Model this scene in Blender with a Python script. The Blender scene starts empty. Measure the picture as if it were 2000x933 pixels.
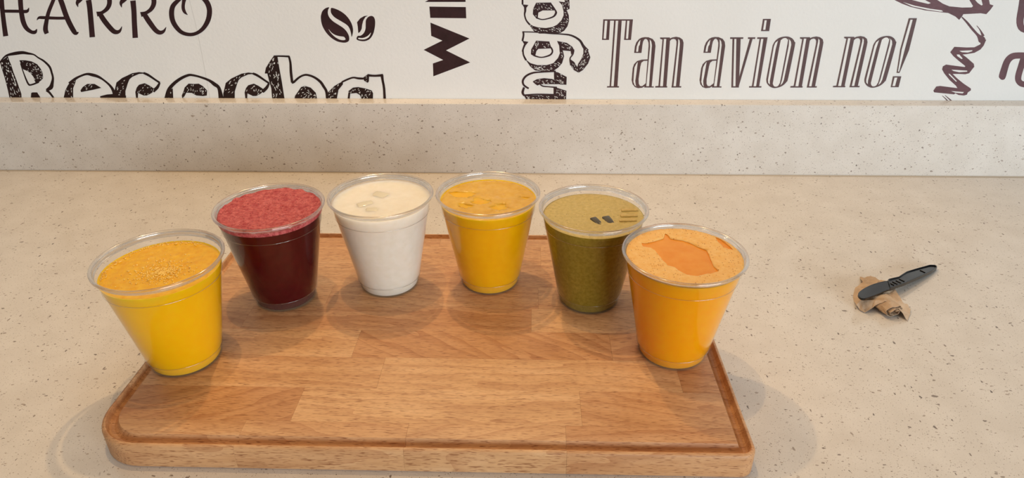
import bpy, bmesh, math, random
from mathutils import Vector, Matrix, noise
from mathutils.geometry import tessellate_polygon, delaunay_2d_cdt

SC = bpy.context.scene
COL = SC.collection

# ------------------------------------------------------------------ camera
FPX = 1337.716                                  # focal length in pixels of a 2000 wide frame
CAM = Vector((0.0, 0.0, 0.38971))
FW = Vector((-0.0273825, 0.8755612, -0.4823307))
RT = Vector((0.9995851, 0.0282974, -0.0053802))
UP = Vector((-0.0089380, 0.4822779, 0.8759727))
cd = bpy.data.cameras.new('camera')
cam = bpy.data.objects.new('camera', cd)
COL.objects.link(cam)
cd.sensor_fit = 'HORIZONTAL'
cd.sensor_width = 36.0
cd.lens = FPX / 2000 * 36.0
cd.clip_start = 0.01
cam.matrix_world = Matrix(((RT.x, UP.x, -FW.x, CAM.x), (RT.y, UP.y, -FW.y, CAM.y),
                           (RT.z, UP.z, -FW.z, CAM.z), (0, 0, 0, 1)))
SC.camera = cam

# ------------------------------------------------------------------ world, lights, exposure
wd = bpy.data.worlds.new('room_light')
SC.world = wd
wd.use_nodes = True
bg = wd.node_tree.nodes['Background']
bg.inputs[0].default_value = (0.97, 0.98, 1.0, 1)
bg.inputs[1].default_value = 0.10

def area(name, loc, target, sx, sy, power, color):
    l = bpy.data.lights.new(name, 'AREA')
    l.shape = 'RECTANGLE'; l.size = sx; l.size_y = sy
    l.energy = power; l.color = color
    o = bpy.data.objects.new(name, l); COL.objects.link(o)
    o.location = loc
    o.rotation_euler = (Vector(target) - Vector(loc)).to_track_quat('-Z', 'Y').to_euler()
    return o

def spot(name, loc, target, power, color, radius, angle, blend=0.6):
    l = bpy.data.lights.new(name, 'SPOT')
    l.energy = power; l.color = color
    l.shadow_soft_size = radius
    l.spot_size = math.radians(angle); l.spot_blend = blend
    o = bpy.data.objects.new(name, l); COL.objects.link(o)
    o.location = loc
    o.rotation_euler = (Vector(target) - Vector(loc)).to_track_quat('-Z', 'Y').to_euler()
    return o

# daylight from the shop front behind the photographer, added warm overhead fill, one warm ceiling spot, one low warm spot by the wall
area('shop_front_daylight', (1.9, -2.1, 0.68), (0.3, 0.9, 0.1), 2.2, 1.0, 84, (0.86, 0.945, 1.0))
area('warm_overhead_fill', (-0.35, -0.02, 2.0), (-0.25, 0.7, 0.0), 1.3, 0.8, 7.4, (1.0, 0.69, 0.38))  # added soft fill standing in for general warm ceiling glow
spot('ceiling_spot_over_board', (-0.22, 0.66, 1.75), (-0.15, 0.6, 0.0), 24, (1.0, 0.67, 0.34), 0.014, 66)
spot('low_spot_by_wall', (-0.16, 0.86, 0.86), (-0.13, 0.56, 0.0), 9.0, (1.0, 0.67, 0.34), 0.009, 110)  # unseen lamp well below ceiling height, set for the cups' forward shadows

SC.view_settings.view_transform = 'Standard'
SC.view_settings.look = 'None'
SC.view_settings.exposure = -0.03
SC.view_settings.gamma = 1.0
SC.view_settings.use_curve_mapping = False

# ------------------------------------------------------------------ measured sizes (metres)
WALL_Y = 0.9223
SPLASH_Y = 0.8998
SPLASH_Z = 0.1028
BT = 0.022                                       # board thickness
BX0, BX1, BY0, BY1 = -0.3259, 0.1626, 0.3532, 0.6792

# ------------------------------------------------------------------ helpers
def ray(px, py):
    return FW + RT * ((px - 1000) / FPX) + UP * ((466.5 - py) / FPX)

def on_wall(px, py):                             # a spot measured on the flat wall print -> wall x, z
    d = ray(px, py)
    k = WALL_Y / d.y
    return (d.x * k, CAM.z + d.z * k)

def srgb(r, g, b):
    f = lambda c: (c / 12.92 if c <= 0.04045 else ((c + 0.055) / 1.055) ** 2.4)
    return (f(r / 255), f(g / 255), f(b / 255), 1)

def link(name, me, mat, parent=None, loc=(0, 0, 0)):
    o = bpy.data.objects.new(name, me)
    COL.objects.link(o)
    if mat is not None:
        me.materials.append(mat)
    o.location = loc
    o.parent = parent
    return o

def from_bm(name, bm, mat, parent=None, loc=(0, 0, 0), smooth=None):
    me = bpy.data.meshes.new(name)
    bm.normal_update()
    bm.to_mesh(me); bm.free()
    if smooth is not None:
        for p in me.polygons:
            p.use_smooth = True
        if smooth < 180:
            me.set_sharp_from_angle(angle=math.radians(smooth))
    return link(name, me, mat, parent, loc)

def empty(name, loc, label, cat, group=None):
    o = bpy.data.objects.new(name, None)
    COL.objects.link(o)
    o.location = loc
    o.empty_display_size = 0.02
    tag(o, label, cat, group)
    return o

def tag(o, label=None, cat=None, group=None, kind=None):
    if label: o['label'] = label
    if cat: o['category'] = cat
    if group: o['group'] = group
    if kind: o['kind'] = kind
    return o

def bm_box(x0, x1, y0, y1, z0, z1, bevel=0.0, seg=2):
    bm = bmesh.new()
    bmesh.ops.create_cube(bm, size=1)
    for v in bm.verts:
        v.co = Vector((x0 + (v.co.x + .5) * (x1 - x0), y0 + (v.co.y + .5) * (y1 - y0), z0 + (v.co.z + .5) * (z1 - z0)))
    if bevel:
        bmesh.ops.bevel(bm, geom=bm.edges[:], offset=bevel, segments=seg, affect='EDGES', profile=0.5)
    return bm

def lathe(bm, prof, n=96, close=False):
    rings = []
    for r, z in prof:
        if r < 1e-7:
            rings.append([bm.verts.new((0, 0, z))])
        else:
            rings.append([bm.verts.new((r * math.cos(2 * math.pi * i / n), r * math.sin(2 * math.pi * i / n), z)) for i in range(n)])
    pairs = list(zip(rings, rings[1:]))
    if close:
        pairs.append((rings[-1], rings[0]))
    for a, b in pairs:
        for i in range(n):
            j = (i + 1) % n
            if len(a) == 1 and len(b) == 1: continue
            if len(a) == 1: bm.faces.new((a[0], b[j], b[i]))
            elif len(b) == 1: bm.faces.new((a[i], a[j], b[0]))
            else: bm.faces.new((a[i], a[j], b[j], b[i]))
    return bm

# ------------------------------------------------------------------ node helpers
class N:
    def __init__(self, name):
        self.m = bpy.data.materials.new(name)
        self.m.use_nodes = True
        self.t = self.m.node_tree
        self.b = self.t.nodes['Principled BSDF']
        self.out = self.t.nodes['Material Output']
    def n(self, kind, **kw):
        nd = self.t.nodes.new(kind)
        for k, v in kw.items():
            setattr(nd, k, v)
        return nd
    def l(self, a, b):
        self.t.links.new(a, b)
    def val(self, sock, v):
        if hasattr(v, 'is_output') or isinstance(v, bpy.types.NodeSocket):
            self.l(v, sock)
        else:
            sock.default_value = v
    def math(self, op, a, b=0.0, c=0.0, clamp=False):
        nd = self.n('ShaderNodeMath', operation=op, use_clamp=clamp)
        self.val(nd.inputs[0], a); self.val(nd.inputs[1], b); self.val(nd.inputs[2], c)
        return nd.outputs[0]
    def mix(self, f, a, b, blend='MIX'):
        nd = self.n('ShaderNodeMix', data_type='RGBA', blend_type=blend)
        self.val(nd.inputs['Factor'], f)
        self.val(nd.inputs[6], a); self.val(nd.inputs[7], b)
        return nd.outputs[2]
    def coord(self):
        return self.n('ShaderNodeTexCoord').outputs['Object']
    def map(self, vec, scale=(1, 1, 1), rot=(0, 0, 0), loc=(0, 0, 0)):
        nd = self.n('ShaderNodeMapping')
        self.l(vec, nd.inputs[0])
        self.val(nd.inputs['Location'], loc); self.val(nd.inputs['Rotation'], rot); self.val(nd.inputs['Scale'], scale)
        return nd.outputs[0]
    def noise(self, vec, scale, detail=2.0, rough=0.5, dist=0.0):
        nd = self.n('ShaderNodeTexNoise')
        self.l(vec, nd.inputs['Vector'])
        nd.inputs['Scale'].default_value = scale; nd.inputs['Detail'].default_value = detail
        nd.inputs['Roughness'].default_value = rough; nd.inputs['Distortion'].default_value = dist
        return nd
    def ramp(self, f, stops, interp='LINEAR'):
        nd = self.n('ShaderNodeValToRGB')
        nd.color_ramp.interpolation = interp
        e = nd.color_ramp.elements
        while len(e) < len(stops): e.new(0.5)
        for el, (p, c) in zip(e, stops):
            el.position = p
            el.color = c if len(c) == 4 else (*c, 1)
        self.l(f, nd.inputs[0])
        return nd.outputs[0]
    def bump(self, h, strength, dist):
        nd = self.n('ShaderNodeBump')
        nd.inputs['Strength'].default_value = strength; nd.inputs['Distance'].default_value = dist
        self.l(h, nd.inputs['Height'])
        self.l(nd.outputs[0], self.b.inputs['Normal'])
        return nd

def simple(name, col, rough=0.5, spec=0.5, **kw):
    k = N(name)
    k.b.inputs['Base Color'].default_value = col
    k.b.inputs['Roughness'].default_value = rough
    k.b.inputs['Specular IOR Level'].default_value = spec
    for a, v in kw.items():
        k.b.inputs[a].default_value = v
    return k

def mat_quartz():
    k = N('speckled_quartz')
    co = k.coord()
    # wobble the coordinates so that the flecks are chips and not discs
    nz = k.noise(co, 420, 1.0)
    sub = k.n('ShaderNodeVectorMath', operation='SUBTRACT'); k.l(nz.outputs['Color'], sub.inputs[0]); sub.inputs[1].default_value = (.5, .5, .5)
    scl = k.n('ShaderNodeVectorMath', operation='SCALE'); k.l(sub.outputs[0], scl.inputs[0]); scl.inputs['Scale'].default_value = 0.0020
    add = k.n('ShaderNodeVectorMath', operation='ADD'); k.l(co, add.inputs[0]); k.l(scl.outputs[0], add.inputs[1])
    base = k.noise(co, 30, 3.0)
    col = k.ramp(base.outputs[0], [(0.3, srgb(214, 206, 196)), (0.7, srgb(223, 216, 207))])
    fine = k.noise(co, 900, 2.0)
    col = k.mix(k.math('MULTIPLY', k.math('SUBTRACT', fine.outputs[0], 0.5, clamp=True), 0.9), col, srgb(176, 165, 154))
    def flecks(col, scale, rot, stretch, keep, rmin, rmax, c0, c1, alpha):
        v = k.n('ShaderNodeTexVoronoi', feature='F1')
        k.l(k.map(add.outputs[0], scale=stretch, rot=rot), v.inputs['Vector'])
        v.inputs['Scale'].default_value = scale
        sep = k.n('ShaderNodeSeparateColor'); k.l(v.outputs['Color'], sep.inputs[0])
        on = k.math('LESS_THAN', sep.outputs[0], keep)
        rad = k.n('ShaderNodeMapRange'); k.l(sep.outputs[1], rad.inputs[0])
        rad.inputs[3].default_value = rmin; rad.inputs[4].default_value = rmax
        ins = k.n('ShaderNodeMapRange', interpolation_type='SMOOTHSTEP')
        k.l(v.outputs['Distance'], ins.inputs[0])
        k.l(rad.outputs[0], ins.inputs[1]); k.l(k.math('MULTIPLY', rad.outputs[0], 0.72), ins.inputs[2])
        ins.inputs[3].default_value = 0; ins.inputs[4].default_value = 1
        fc = k.ramp(sep.outputs[2], [(0.0, c0), (1.0, c1)])
        f = k.math('MULTIPLY', k.math('MULTIPLY', on, ins.outputs[0]), alpha)
        return k.mix(f, col, fc)
    col = flecks(col, 700, (0.3, 0.2, 0.5), (1, 1, 1), 0.45, 0.12, 0.32, srgb(150, 132, 116), srgb(104, 86, 74), 0.8)
    col = flecks(col, 300, (0.5, 0.2, 0.2), (0.7, 1.4, 1.1), 0.22, 0.10, 0.30, srgb(166, 148, 132), srgb(96, 80, 70), 0.75)
    col = flecks(col, 190, (0.2, 0.5, -0.5), (0.75, 1.5, 1.2), 0.20, 0.08, 0.30, srgb(176, 160, 144), srgb(104, 88, 78), 0.85)
    col = flecks(col, 175, (0.6, 0.1, 0.7), (1.5, 0.7, 1.2), 0.13, 0.10, 0.29, srgb(160, 144, 130), srgb(84, 70, 62), 0.9)
    col = flecks(col, 88, (0.1, 0.3, -0.35), (0.7, 1.35, 1.1), 0.08, 0.08, 0.19, srgb(178, 163, 148), srgb(110, 96, 86), 0.85)
    k.l(col, k.b.inputs['Base Color'])
    k.b.inputs['Roughness'].default_value = 0.17
    k.b.inputs['Specular IOR Level'].default_value = 0.5
    return k.m

def mat_wood():
    k = N('beech_wood')
    def at(nm):
        a = k.n('ShaderNodeAttribute', attribute_type='OBJECT', attribute_name=nm)
        return a.outputs['Fac']
    seed, tone, ang = at('seed'), at('tone'), at('figure')
    co = k.coord()
    off = k.n('ShaderNodeCombineXYZ')
    k.l(seed, off.inputs[0]); k.l(k.math('MULTIPLY', seed, 0.37), off.inputs[1]); k.l(k.math('MULTIPLY', seed, 1.7), off.inputs[2])
    add = k.n('ShaderNodeVectorMath', operation='ADD'); k.l(co, add.inputs[0]); k.l(off.outputs[0], add.inputs[1])
    rot = k.n('ShaderNodeCombineXYZ'); k.l(ang, rot.inputs[2])
    p = k.n('ShaderNodeMapping'); k.l(add.outputs[0], p.inputs[0]); k.l(rot.outputs[0], p.inputs['Rotation'])
    pr = p.outputs[0]
    # broad growth-ring figure
    warp = k.noise(k.map(pr, scale=(6, 30, 30)), 1.0, 3.0)
    rg = k.n('ShaderNodeSeparateXYZ'); k.l(pr, rg.inputs[0])
    ph = k.math('ADD', k.math('MULTIPLY', rg.outputs[1], 70.0), k.math('MULTIPLY', warp.outputs[0], 4.2))
    saw = k.math('FRACT', ph)
    ring = k.math('POWER', saw, 3.0)
    fig = k.noise(k.map(pr, scale=(9, 70, 70)), 1.0, 4.0, 0.6)
    col = k.ramp(fig.outputs[0], [(0.28, srgb(198, 148, 100)), (0.5, srgb(216, 168, 119)), (0.74, srgb(229, 187, 141))])
    col = k.mix(k.math('MULTIPLY', ring, 0.55), col, srgb(170, 108, 64))
    # tone of the single stave
    dk = k.mix(1.0, col, srgb(228, 208, 196), 'MULTIPLY')
    lt = k.mix(0.25, col, srgb(240, 200, 152))
    col = k.mix(tone, dk, lt)
    # short dark medullary flecks along the grain
    fl = k.noise(k.map(add.outputs[0], scale=(150, 1900, 1100)), 1.0, 1.0)
    f1 = k.n('ShaderNodeMapRange'); k.l(fl.outputs[0], f1.inputs[0]); f1.inputs[1].default_value = 0.57; f1.inputs[2].default_value = 0.70
    fl2 = k.noise(k.map(add.outputs[0], scale=(60, 520, 520)), 1.0, 2.0)
    f2 = k.n('ShaderNodeMapRange'); k.l(fl2.outputs[0], f2.inputs[0]); f2.inputs[1].default_value = 0.45; f2.inputs[2].default_value = 0.75
    ff = k.math('MULTIPLY', k.math('ADD', k.math('MULTIPLY', f1.outputs[0], 0.85), k.math('MULTIPLY', f2.outputs[0], 0.22)), 0.85, clamp=True)
    col = k.mix(ff, col, srgb(134, 80, 46))
    # old stains
    st = k.noise(k.map(co, scale=(14, 22, 22)), 1.0, 3.0)
    sm = k.n('ShaderNodeMapRange'); k.l(st.outputs[0], sm.inputs[0]); sm.inputs[1].default_value = 0.62; sm.inputs[2].default_value = 0.75
    col = k.mix(k.math('MULTIPLY', sm.outputs[0], 0.22), col, srgb(140, 84, 52))
    k.l(col, k.b.inputs['Base Color'])
    rr = k.n('ShaderNodeMapRange'); k.l(fig.outputs[0], rr.inputs[0]); rr.inputs[3].default_value = 0.36; rr.inputs[4].default_value = 0.52
    k.l(rr.outputs[0], k.b.inputs['Roughness'])
    k.b.inputs['Specular IOR Level'].default_value = 0.35
    k.bump(k.math('SUBTRACT', 1.0, ff), 0.25, 0.0004)
    return k.m

def mat_wallpaper():
    k = N('wallpaper')
    co = k.coord()
    a = k.noise(co, 7, 3.0)
    col = k.ramp(a.outputs[0], [(0.3, srgb(232, 232, 229)), (0.7, srgb(238, 238, 236))])
    k.l(col, k.b.inputs['Base Color'])
    k.b.inputs['Roughness'].default_value = 0.5
    k.b.inputs['Specular IOR Level'].default_value = 0.3
    b = k.noise(co, 260, 3.0, 0.55)
    k.bump(b.outputs[0], 0.18, 0.0012)
    return k.m

def mat_ink(name, c, c2):
    k = N(name)
    co = k.coord()
    a = k.noise(co, 60, 3.0)
    k.l(k.ramp(a.outputs[0], [(0.3, c), (0.75, c2)]), k.b.inputs['Base Color'])
    k.b.inputs['Roughness'].default_value = 0.42
    k.b.inputs['Specular IOR Level'].default_value = 0.35
    b = k.noise(co, 260, 3.0, 0.55)
    k.bump(b.outputs[0], 0.18, 0.0012)
    return k.m

def mat_clear():
    k = N('clear_plastic')
    lw = k.n('ShaderNodeLayerWeight'); lw.inputs['Blend'].default_value = 0.5
    fr = k.math('ADD', 0.014, k.math('MULTIPLY', k.math('POWER', lw.outputs['Facing'], 5.0), 0.36))
    tr = k.n('ShaderNodeBsdfTransparent'); tr.inputs[0].default_value = (0.993, 0.993, 0.993, 1)
    gl = k.n('ShaderNodeBsdfGlossy'); gl.inputs['Roughness'].default_value = 0.06; gl.inputs[0].default_value = (1, 1, 1, 1)
    mx = k.n('ShaderNodeMixShader')
    k.l(fr, mx.inputs[0]); k.l(tr.outputs[0], mx.inputs[1]); k.l(gl.outputs[0], mx.inputs[2])
    k.l(mx.outputs[0], k.out.inputs[0])
    return k.m

def mat_rim():
    k = N('clear_plastic_rim')
    gs = k.n('ShaderNodeBsdfGlass'); gs.inputs['IOR'].default_value = 1.38; gs.inputs['Roughness'].default_value = 0.04
    gs.inputs[0].default_value = (0.97, 0.97, 0.97, 1)
    tr = k.n('ShaderNodeBsdfTransparent'); tr.inputs[0].default_value = (0.95, 0.95, 0.95, 1)
    mx = k.n('ShaderNodeMixShader'); mx.inputs[0].default_value = 0.55
    k.l(tr.outputs[0], mx.inputs[1]); k.l(gs.outputs[0], mx.inputs[2])
    gl = k.n('ShaderNodeBsdfGlossy'); gl.inputs['Roughness'].default_value = 0.16
    m2 = k.n('ShaderNodeMixShader'); m2.inputs[0].default_value = 0.11
    k.l(mx.outputs[0], m2.inputs[1]); k.l(gl.outputs[0], m2.inputs[2])
    k.l(m2.outputs[0], k.out.inputs[0])
    return k.m

def mat_foot():
    k = N('frosted_plastic')
    df = k.n('ShaderNodeBsdfTranslucent'); df.inputs[0].default_value = srgb(240, 232, 214)
    d2 = k.n('ShaderNodeBsdfDiffuse'); d2.inputs[0].default_value = srgb(232, 220, 194)
    a = k.n('ShaderNodeMixShader'); k.l(df.outputs[0], a.inputs[1]); k.l(d2.outputs[0], a.inputs[2])
    tr = k.n('ShaderNodeBsdfTransparent')
    b = k.n('ShaderNodeMixShader'); b.inputs[0].default_value = 0.045
    k.l(tr.outputs[0], b.inputs[1]); k.l(a.outputs[0], b.inputs[2])
    gl = k.n('ShaderNodeBsdfGlossy'); gl.inputs['Roughness'].default_value = 0.1
    c = k.n('ShaderNodeMixShader'); c.inputs[0].default_value = 0.015
    k.l(b.outputs[0], c.inputs[1]); k.l(gl.outputs[0], c.inputs[2])
    k.l(c.outputs[0], k.out.inputs[0])
    return k.m

def mat_juice(name, c0, c1, scale=160, sss=0.3, rough=0.25, bump=0.0, speck=None, radius=(0.003, 0.002, 0.001)):
    k = N(name)
    co = k.coord()
    a = k.noise(co, scale, 4.0, 0.6)
    col = k.ramp(a.outputs[0], [(0.32, c0), (0.68, c1)])
    if speck:
        v = k.n('ShaderNodeTexVoronoi', feature='F1'); k.l(co, v.inputs['Vector']); v.inputs['Scale'].default_value = speck[1]
        sep = k.n('ShaderNodeSeparateColor'); k.l(v.outputs['Color'], sep.inputs[0])
        f = k.math('MULTIPLY', k.math('LESS_THAN', sep.outputs[0], speck[2]), k.math('LESS_THAN', v.outputs['Distance'], speck[3]))
        col = k.mix(k.math('MULTIPLY', f, 0.85), col, speck[0])
    k.l(col, k.b.inputs['Base Color'])
    k.b.inputs['Roughness'].default_value = rough
    k.b.inputs['Specular IOR Level'].default_value = 0.25
    k.b.inputs['Subsurface Weight'].default_value = sss
    k.b.inputs['Subsurface Radius'].default_value = radius
    k.b.inputs['Subsurface Scale'].default_value = 1.0
    if bump:
        b = k.noise(co, scale * 3, 3.0, 0.6)
        k.bump(b.outputs[0], bump, 0.001)
    return k.m

QUARTZ = mat_quartz()
WOOD = mat_wood()
PAPERWALL = mat_wallpaper()
INK_BLACK = mat_ink('dark_ink', srgb(30, 13, 13), srgb(42, 20, 20))
INK_DARK = mat_ink('dark_brown_ink', srgb(44, 24, 26), srgb(58, 34, 38))
INK_BROWN = mat_ink('brown_ink', srgb(80, 54, 53), srgb(92, 66, 66))
INK_RED = mat_ink('red_brown_ink', srgb(86, 50, 55), srgb(104, 66, 72))
CLEAR = mat_clear()
RIMMAT = mat_rim()

# ------------------------------------------------------------------ setting: wall, floor
bm = bm_box(-3.2, 3.2, WALL_Y, WALL_Y + 0.12, -0.9, 2.4)
wall = tag(from_bm('wall_back', bm, PAPERWALL), 'white printed wallpaper wall behind the counter', None, None, 'structure')
FLOORM = simple('floor_tile', srgb(150, 140, 130), 0.5).m
bm = bm_box(-3.2, 3.2, -2.6, WALL_Y, -0.93, -0.9)
tag(from_bm('floor', bm, FLOORM), 'grey floor under the counter', None, None, 'structure')

# ------------------------------------------------------------------ setting: counter and upstand
counter = empty('counter', (0, 0.47, -0.9), 'long beige speckled quartz counter carrying the wooden board and cups', 'counter')
bm = bm_box(-2.3, 2.3, 0.06, WALL_Y - 0.0005, -0.03, 0.0, 0.0015)
w = from_bm('worktop', bm, QUARTZ, None); w.parent = counter; w.location = (0, -0.47, 0.9)
CAB = simple('cabinet_laminate', srgb(205, 198, 188), 0.4).m
for i in range(6):
    x0 = -2.25 + i * 0.75
    bm = bm_box(x0 + 0.002, x0 + 0.748, 0.10, 0.12, -0.9, -0.031, 0.002)
    o = from_bm('front_panel', bm, CAB, counter, (0, -0.47, 0.9))
bm = bm_box(-2.25, 2.25, 0.121, WALL_Y - 0.002, -0.9, -0.031)
from_bm('cabinet_body', bm, CAB, counter, (0, -0.47, 0.9))

splash = empty('backsplash', (0, SPLASH_Y, 0), 'low speckled quartz upstand along the wall behind the counter', 'backsplash')
bm = bm_box(-2.3, 2.3, 0.0, WALL_Y - SPLASH_Y - 0.0004, 0.0006, SPLASH_Z, 0.0012)
from_bm('slab', bm, QUARTZ, splash)
SEAL = simple('sealant', srgb(186, 170, 148), 0.5).m
bm = bmesh.new()
pr = [(-0.0012, 0.0002), (-0.0004, 0.0005), (-0.0001, 0.0012), (0.0, 0.0002)]
vs = [[bm.verts.new((x, y, z)) for y, z in pr] for x in (-2.3, 2.3)]
for i in range(4):
    j = (i + 1) % 4
    bm.faces.new((vs[0][i], vs[0][j], vs[1][j], vs[1][i]))
bm.faces.new(vs[0]); bm.faces.new(vs[1][::-1])
tag(from_bm('sealant_bead', bm, SEAL, splash), 'thin yellowish sealant line')

# ------------------------------------------------------------------ wooden board, glued up from staves
def rrect(d, z, n=10):
    x0, x1, y0, y1 = BX0 + d, BX1 - d, BY0 + d, BY1 - d
    pts = []
    for cx, cy, sx, sy, r0, a0 in ((x1, y0, -1, 1, 0.011, -90), (x1, y1, -1, -1, 0.011, 0),
                                   (x0, y1, 1, -1, 0.034, 90), (x0, y0, 1, 1, 0.039, 180)):
        r = max(r0 - d, 0.0006 if r0 < 0.02 else 0.012)
        for i in range(n + 1):
            a = math.radians(a0 + 90 * i / n)
            pts.append((cx + sx * r + r * math.cos(a), cy + sy * r + r * math.sin(a), z))
    return pts

PROF = [(0.0016, 0.0), (0.0, 0.0016), (0.0, 0.0185), (0.0002, 0.0198), (0.0008, 0.0210), (0.0016, 0.0217), (0.0026, 0.0220),
        (0.0031, 0.0219), (0.0034, 0.0210), (0.0037, 0.0188), (0.0046, 0.0170), (0.0061, 0.0161), (0.0080, 0.0161),
        (0.0098, 0.0172), (0.0111, 0.0191), (0.0118, 0.0210), (0.0122, 0.0218), (0.0127, 0.0220)]

def board_bm():
    bm = bmesh.new()
    loops = [[bm.verts.new(p) for p in rrect(d, z)] for d, z in PROF]
    n = len(loops[0])
    for a, b in zip(loops, loops[1:]):
        for i in range(n):
            j = (i + 1) % n
            bm.faces.new((a[i], a[j], b[j], b[i]))
    bm.faces.new(loops[0][::-1])
    bm.faces.new(loops[-1])
    return bm

BC = Vector(((BX0 + BX1) / 2, (BY0 + BY1) / 2, 0))
board = empty('serving_board', BC, 'beech wood serving board with juice groove carrying six cups of juice', 'board')
full = board_bm()
ROWS = [BY0 - .01, 0.3805, 0.4185, 0.4572, 0.4955, 0.5315, 0.5690, 0.6110, 0.6490, BY1 + .01]
JOINTS = [[-0.213, -0.0899, 0.027], [-0.1797, 0.0395], [-0.1222, 0.1213], [-0.1515, 0.070], [-0.262, 0.0013],
          [-0.195, 0.0077, 0.108], [-0.118, 0.082], [-0.235, 0.0107], [-0.10, 0.06]]
TONES = [[.55, .6, .75, .35], [.35, .95, .5], [.8, .9, .25], [.85, .3, .45], [.5, .35, .95], [.6, .5, .7, .4],
         [.75, .55, .45], [.65, .7, .85], [.5, .7, .4]]
FIGS = [[.05, .12, -.3, -.1], [-.42, .02, .22], [.03, .04, .1], [.02, .55, -.15], [.08, .05, .3], [0, .1, .05, .2],
        [.04, -.2, .1], [.05, .02, 0], [.02, .06, -.05]]
G = 0.00005
rs = random.Random(4)
for ri in range(len(ROWS) - 1):
    y0, y1 = ROWS[ri] + G, ROWS[ri + 1] - G
    xs = [BX0 - .01] + JOINTS[ri] + [BX1 + .01]
    row = full.copy()
    for pt, no in (((0, y0, 0), (0, -1, 0)), ((0, y1, 0), (0, 1, 0))):
        r = bmesh.ops.bisect_plane(row, geom=row.verts[:] + row.edges[:] + row.faces[:], dist=1e-7, plane_co=pt, plane_no=no, clear_outer=True)
        ed = [e for e in row.edges if e.is_boundary]
        if ed: bmesh.ops.holes_fill(row, edges=ed, sides=0)
    for xi in range(len(xs) - 1):
        x0, x1 = xs[xi] + G, xs[xi + 1] - G
        st = row.copy()
        for pt, no in (((x0, 0, 0), (-1, 0, 0)), ((x1, 0, 0), (1, 0, 0))):
            bmesh.ops.bisect_plane(st, geom=st.verts[:] + st.edges[:] + st.faces[:], dist=1e-7, plane_co=pt, plane_no=no, clear_outer=True)
            ed = [e for e in st.edges if e.is_boundary]
            if ed: bmesh.ops.holes_fill(st, edges=ed, sides=0)
        for v in st.verts: v.co -= BC
        bmesh.ops.recalc_face_normals(st, faces=st.faces[:])
        o = from_bm('stave', st, WOOD, board, smooth=28)
        o['seed'] = round(rs.uniform(0, 9), 3); o['tone'] = TONES[ri][xi]; o['figure'] = FIGS[ri][xi]
    row.free()
full.free()

# ------------------------------------------------------------------ cups of juice
CH = 0.0982
def wall_r(z):                                   # outer radius of the cup wall
    P = [(0.0, 0.0283), (0.0105, 0.0300), (0.0112, 0.0306), (0.080, 0.0436), (0.0815, 0.0441), (0.0935, 0.0461), (CH, 0.0465)]
    for (a, ra), (b, rb) in zip(P, P[1:]):
        if z <= b: return ra + (rb - ra) * (z - a) / (b - a)
    return P[-1][1]
TW = 0.00045
def cup_mesh():
    bm = bmesh.new()
    zs = [0.0107, 0.0113, 0.03, 0.05, 0.07, 0.0795, 0.0802, 0.0812, 0.0818, 0.0925]
    lathe(bm, [(wall_r(z), z) for z in zs] + [(wall_r(z) - TW, z) for z in reversed(zs)], close=True)
    me = bpy.data.meshes.new('cup_wall'); bm.to_mesh(me); bm.free()
    for p in me.polygons: p.use_smooth = True
    me.set_sharp_from_angle(angle=math.radians(50))
    me.materials.append(CLEAR)
    return me
def rim_mesh():
    bm = bmesh.new()
    p = [(wall_r(.0925) - TW, 0.0927), (wall_r(.0925), 0.0927), (0.0464, 0.0950), (0.0472, 0.0958), (0.0482, 0.0954), (0.0489, 0.0962),
         (0.0490, 0.0970), (0.0487, 0.0978), (0.0480, 0.0982), (0.0472, 0.0981), (0.0464, 0.0975), (0.0460, 0.0962)]
    lathe(bm, p, close=True)
    bmesh.ops.recalc_face_normals(bm, faces=bm.faces[:])
    me = bpy.data.meshes.new('rim'); bm.to_mesh(me); bm.free()
    for q in me.polygons: q.use_smooth = True
    me.materials.append(RIMMAT)
    return me
def foot_mesh():
    bm = bmesh.new()
    zs = [0.0016, 0.006, 0.0100, 0.0106]
    out = [(0.0, 0.0008), (0.0225, 0.0008), (0.0245, 0.0002), (0.0262, 0.0), (0.0276, 0.0004)] + [(wall_r(z), z) for z in zs]
    inn = [(wall_r(z) - TW, z) for z in reversed(zs)] + [(0.0268, 0.0010), (0.0225, 0.0012), (0.0, 0.0012)]
    lathe(bm, out + inn)
    me = bpy.data.meshes.new('foot'); bm.to_mesh(me); bm.free()
    for p in me.polygons: p.use_smooth = True
    me.set_sharp_from_angle(angle=math.radians(50))
    me.materials.append(mat_foot())
    return me
def ridge_mesh(z):
    bm = bmesh.new()
    r0 = wall_r(z) + .00012
    lathe(bm, [(r0 + .00013 * math.cos(a), z + .00025 * math.sin(a)) for a in [2 * math.pi * i / 8 for i in range(8)]], close=True)
    bmesh.ops.recalc_face_normals(bm, faces=bm.faces[:])
    me = bpy.data.meshes.new('ridge'); bm.to_mesh(me); bm.free()
    for p in me.polygons: p.use_smooth = True
    me.materials.append(RIMMAT)
    return me
CUPWALL, RIM, FOOT = cup_mesh(), rim_mesh(), foot_mesh()
RIDGES = [ridge_mesh(z) for z in (0.0109, 0.0806)]

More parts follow.
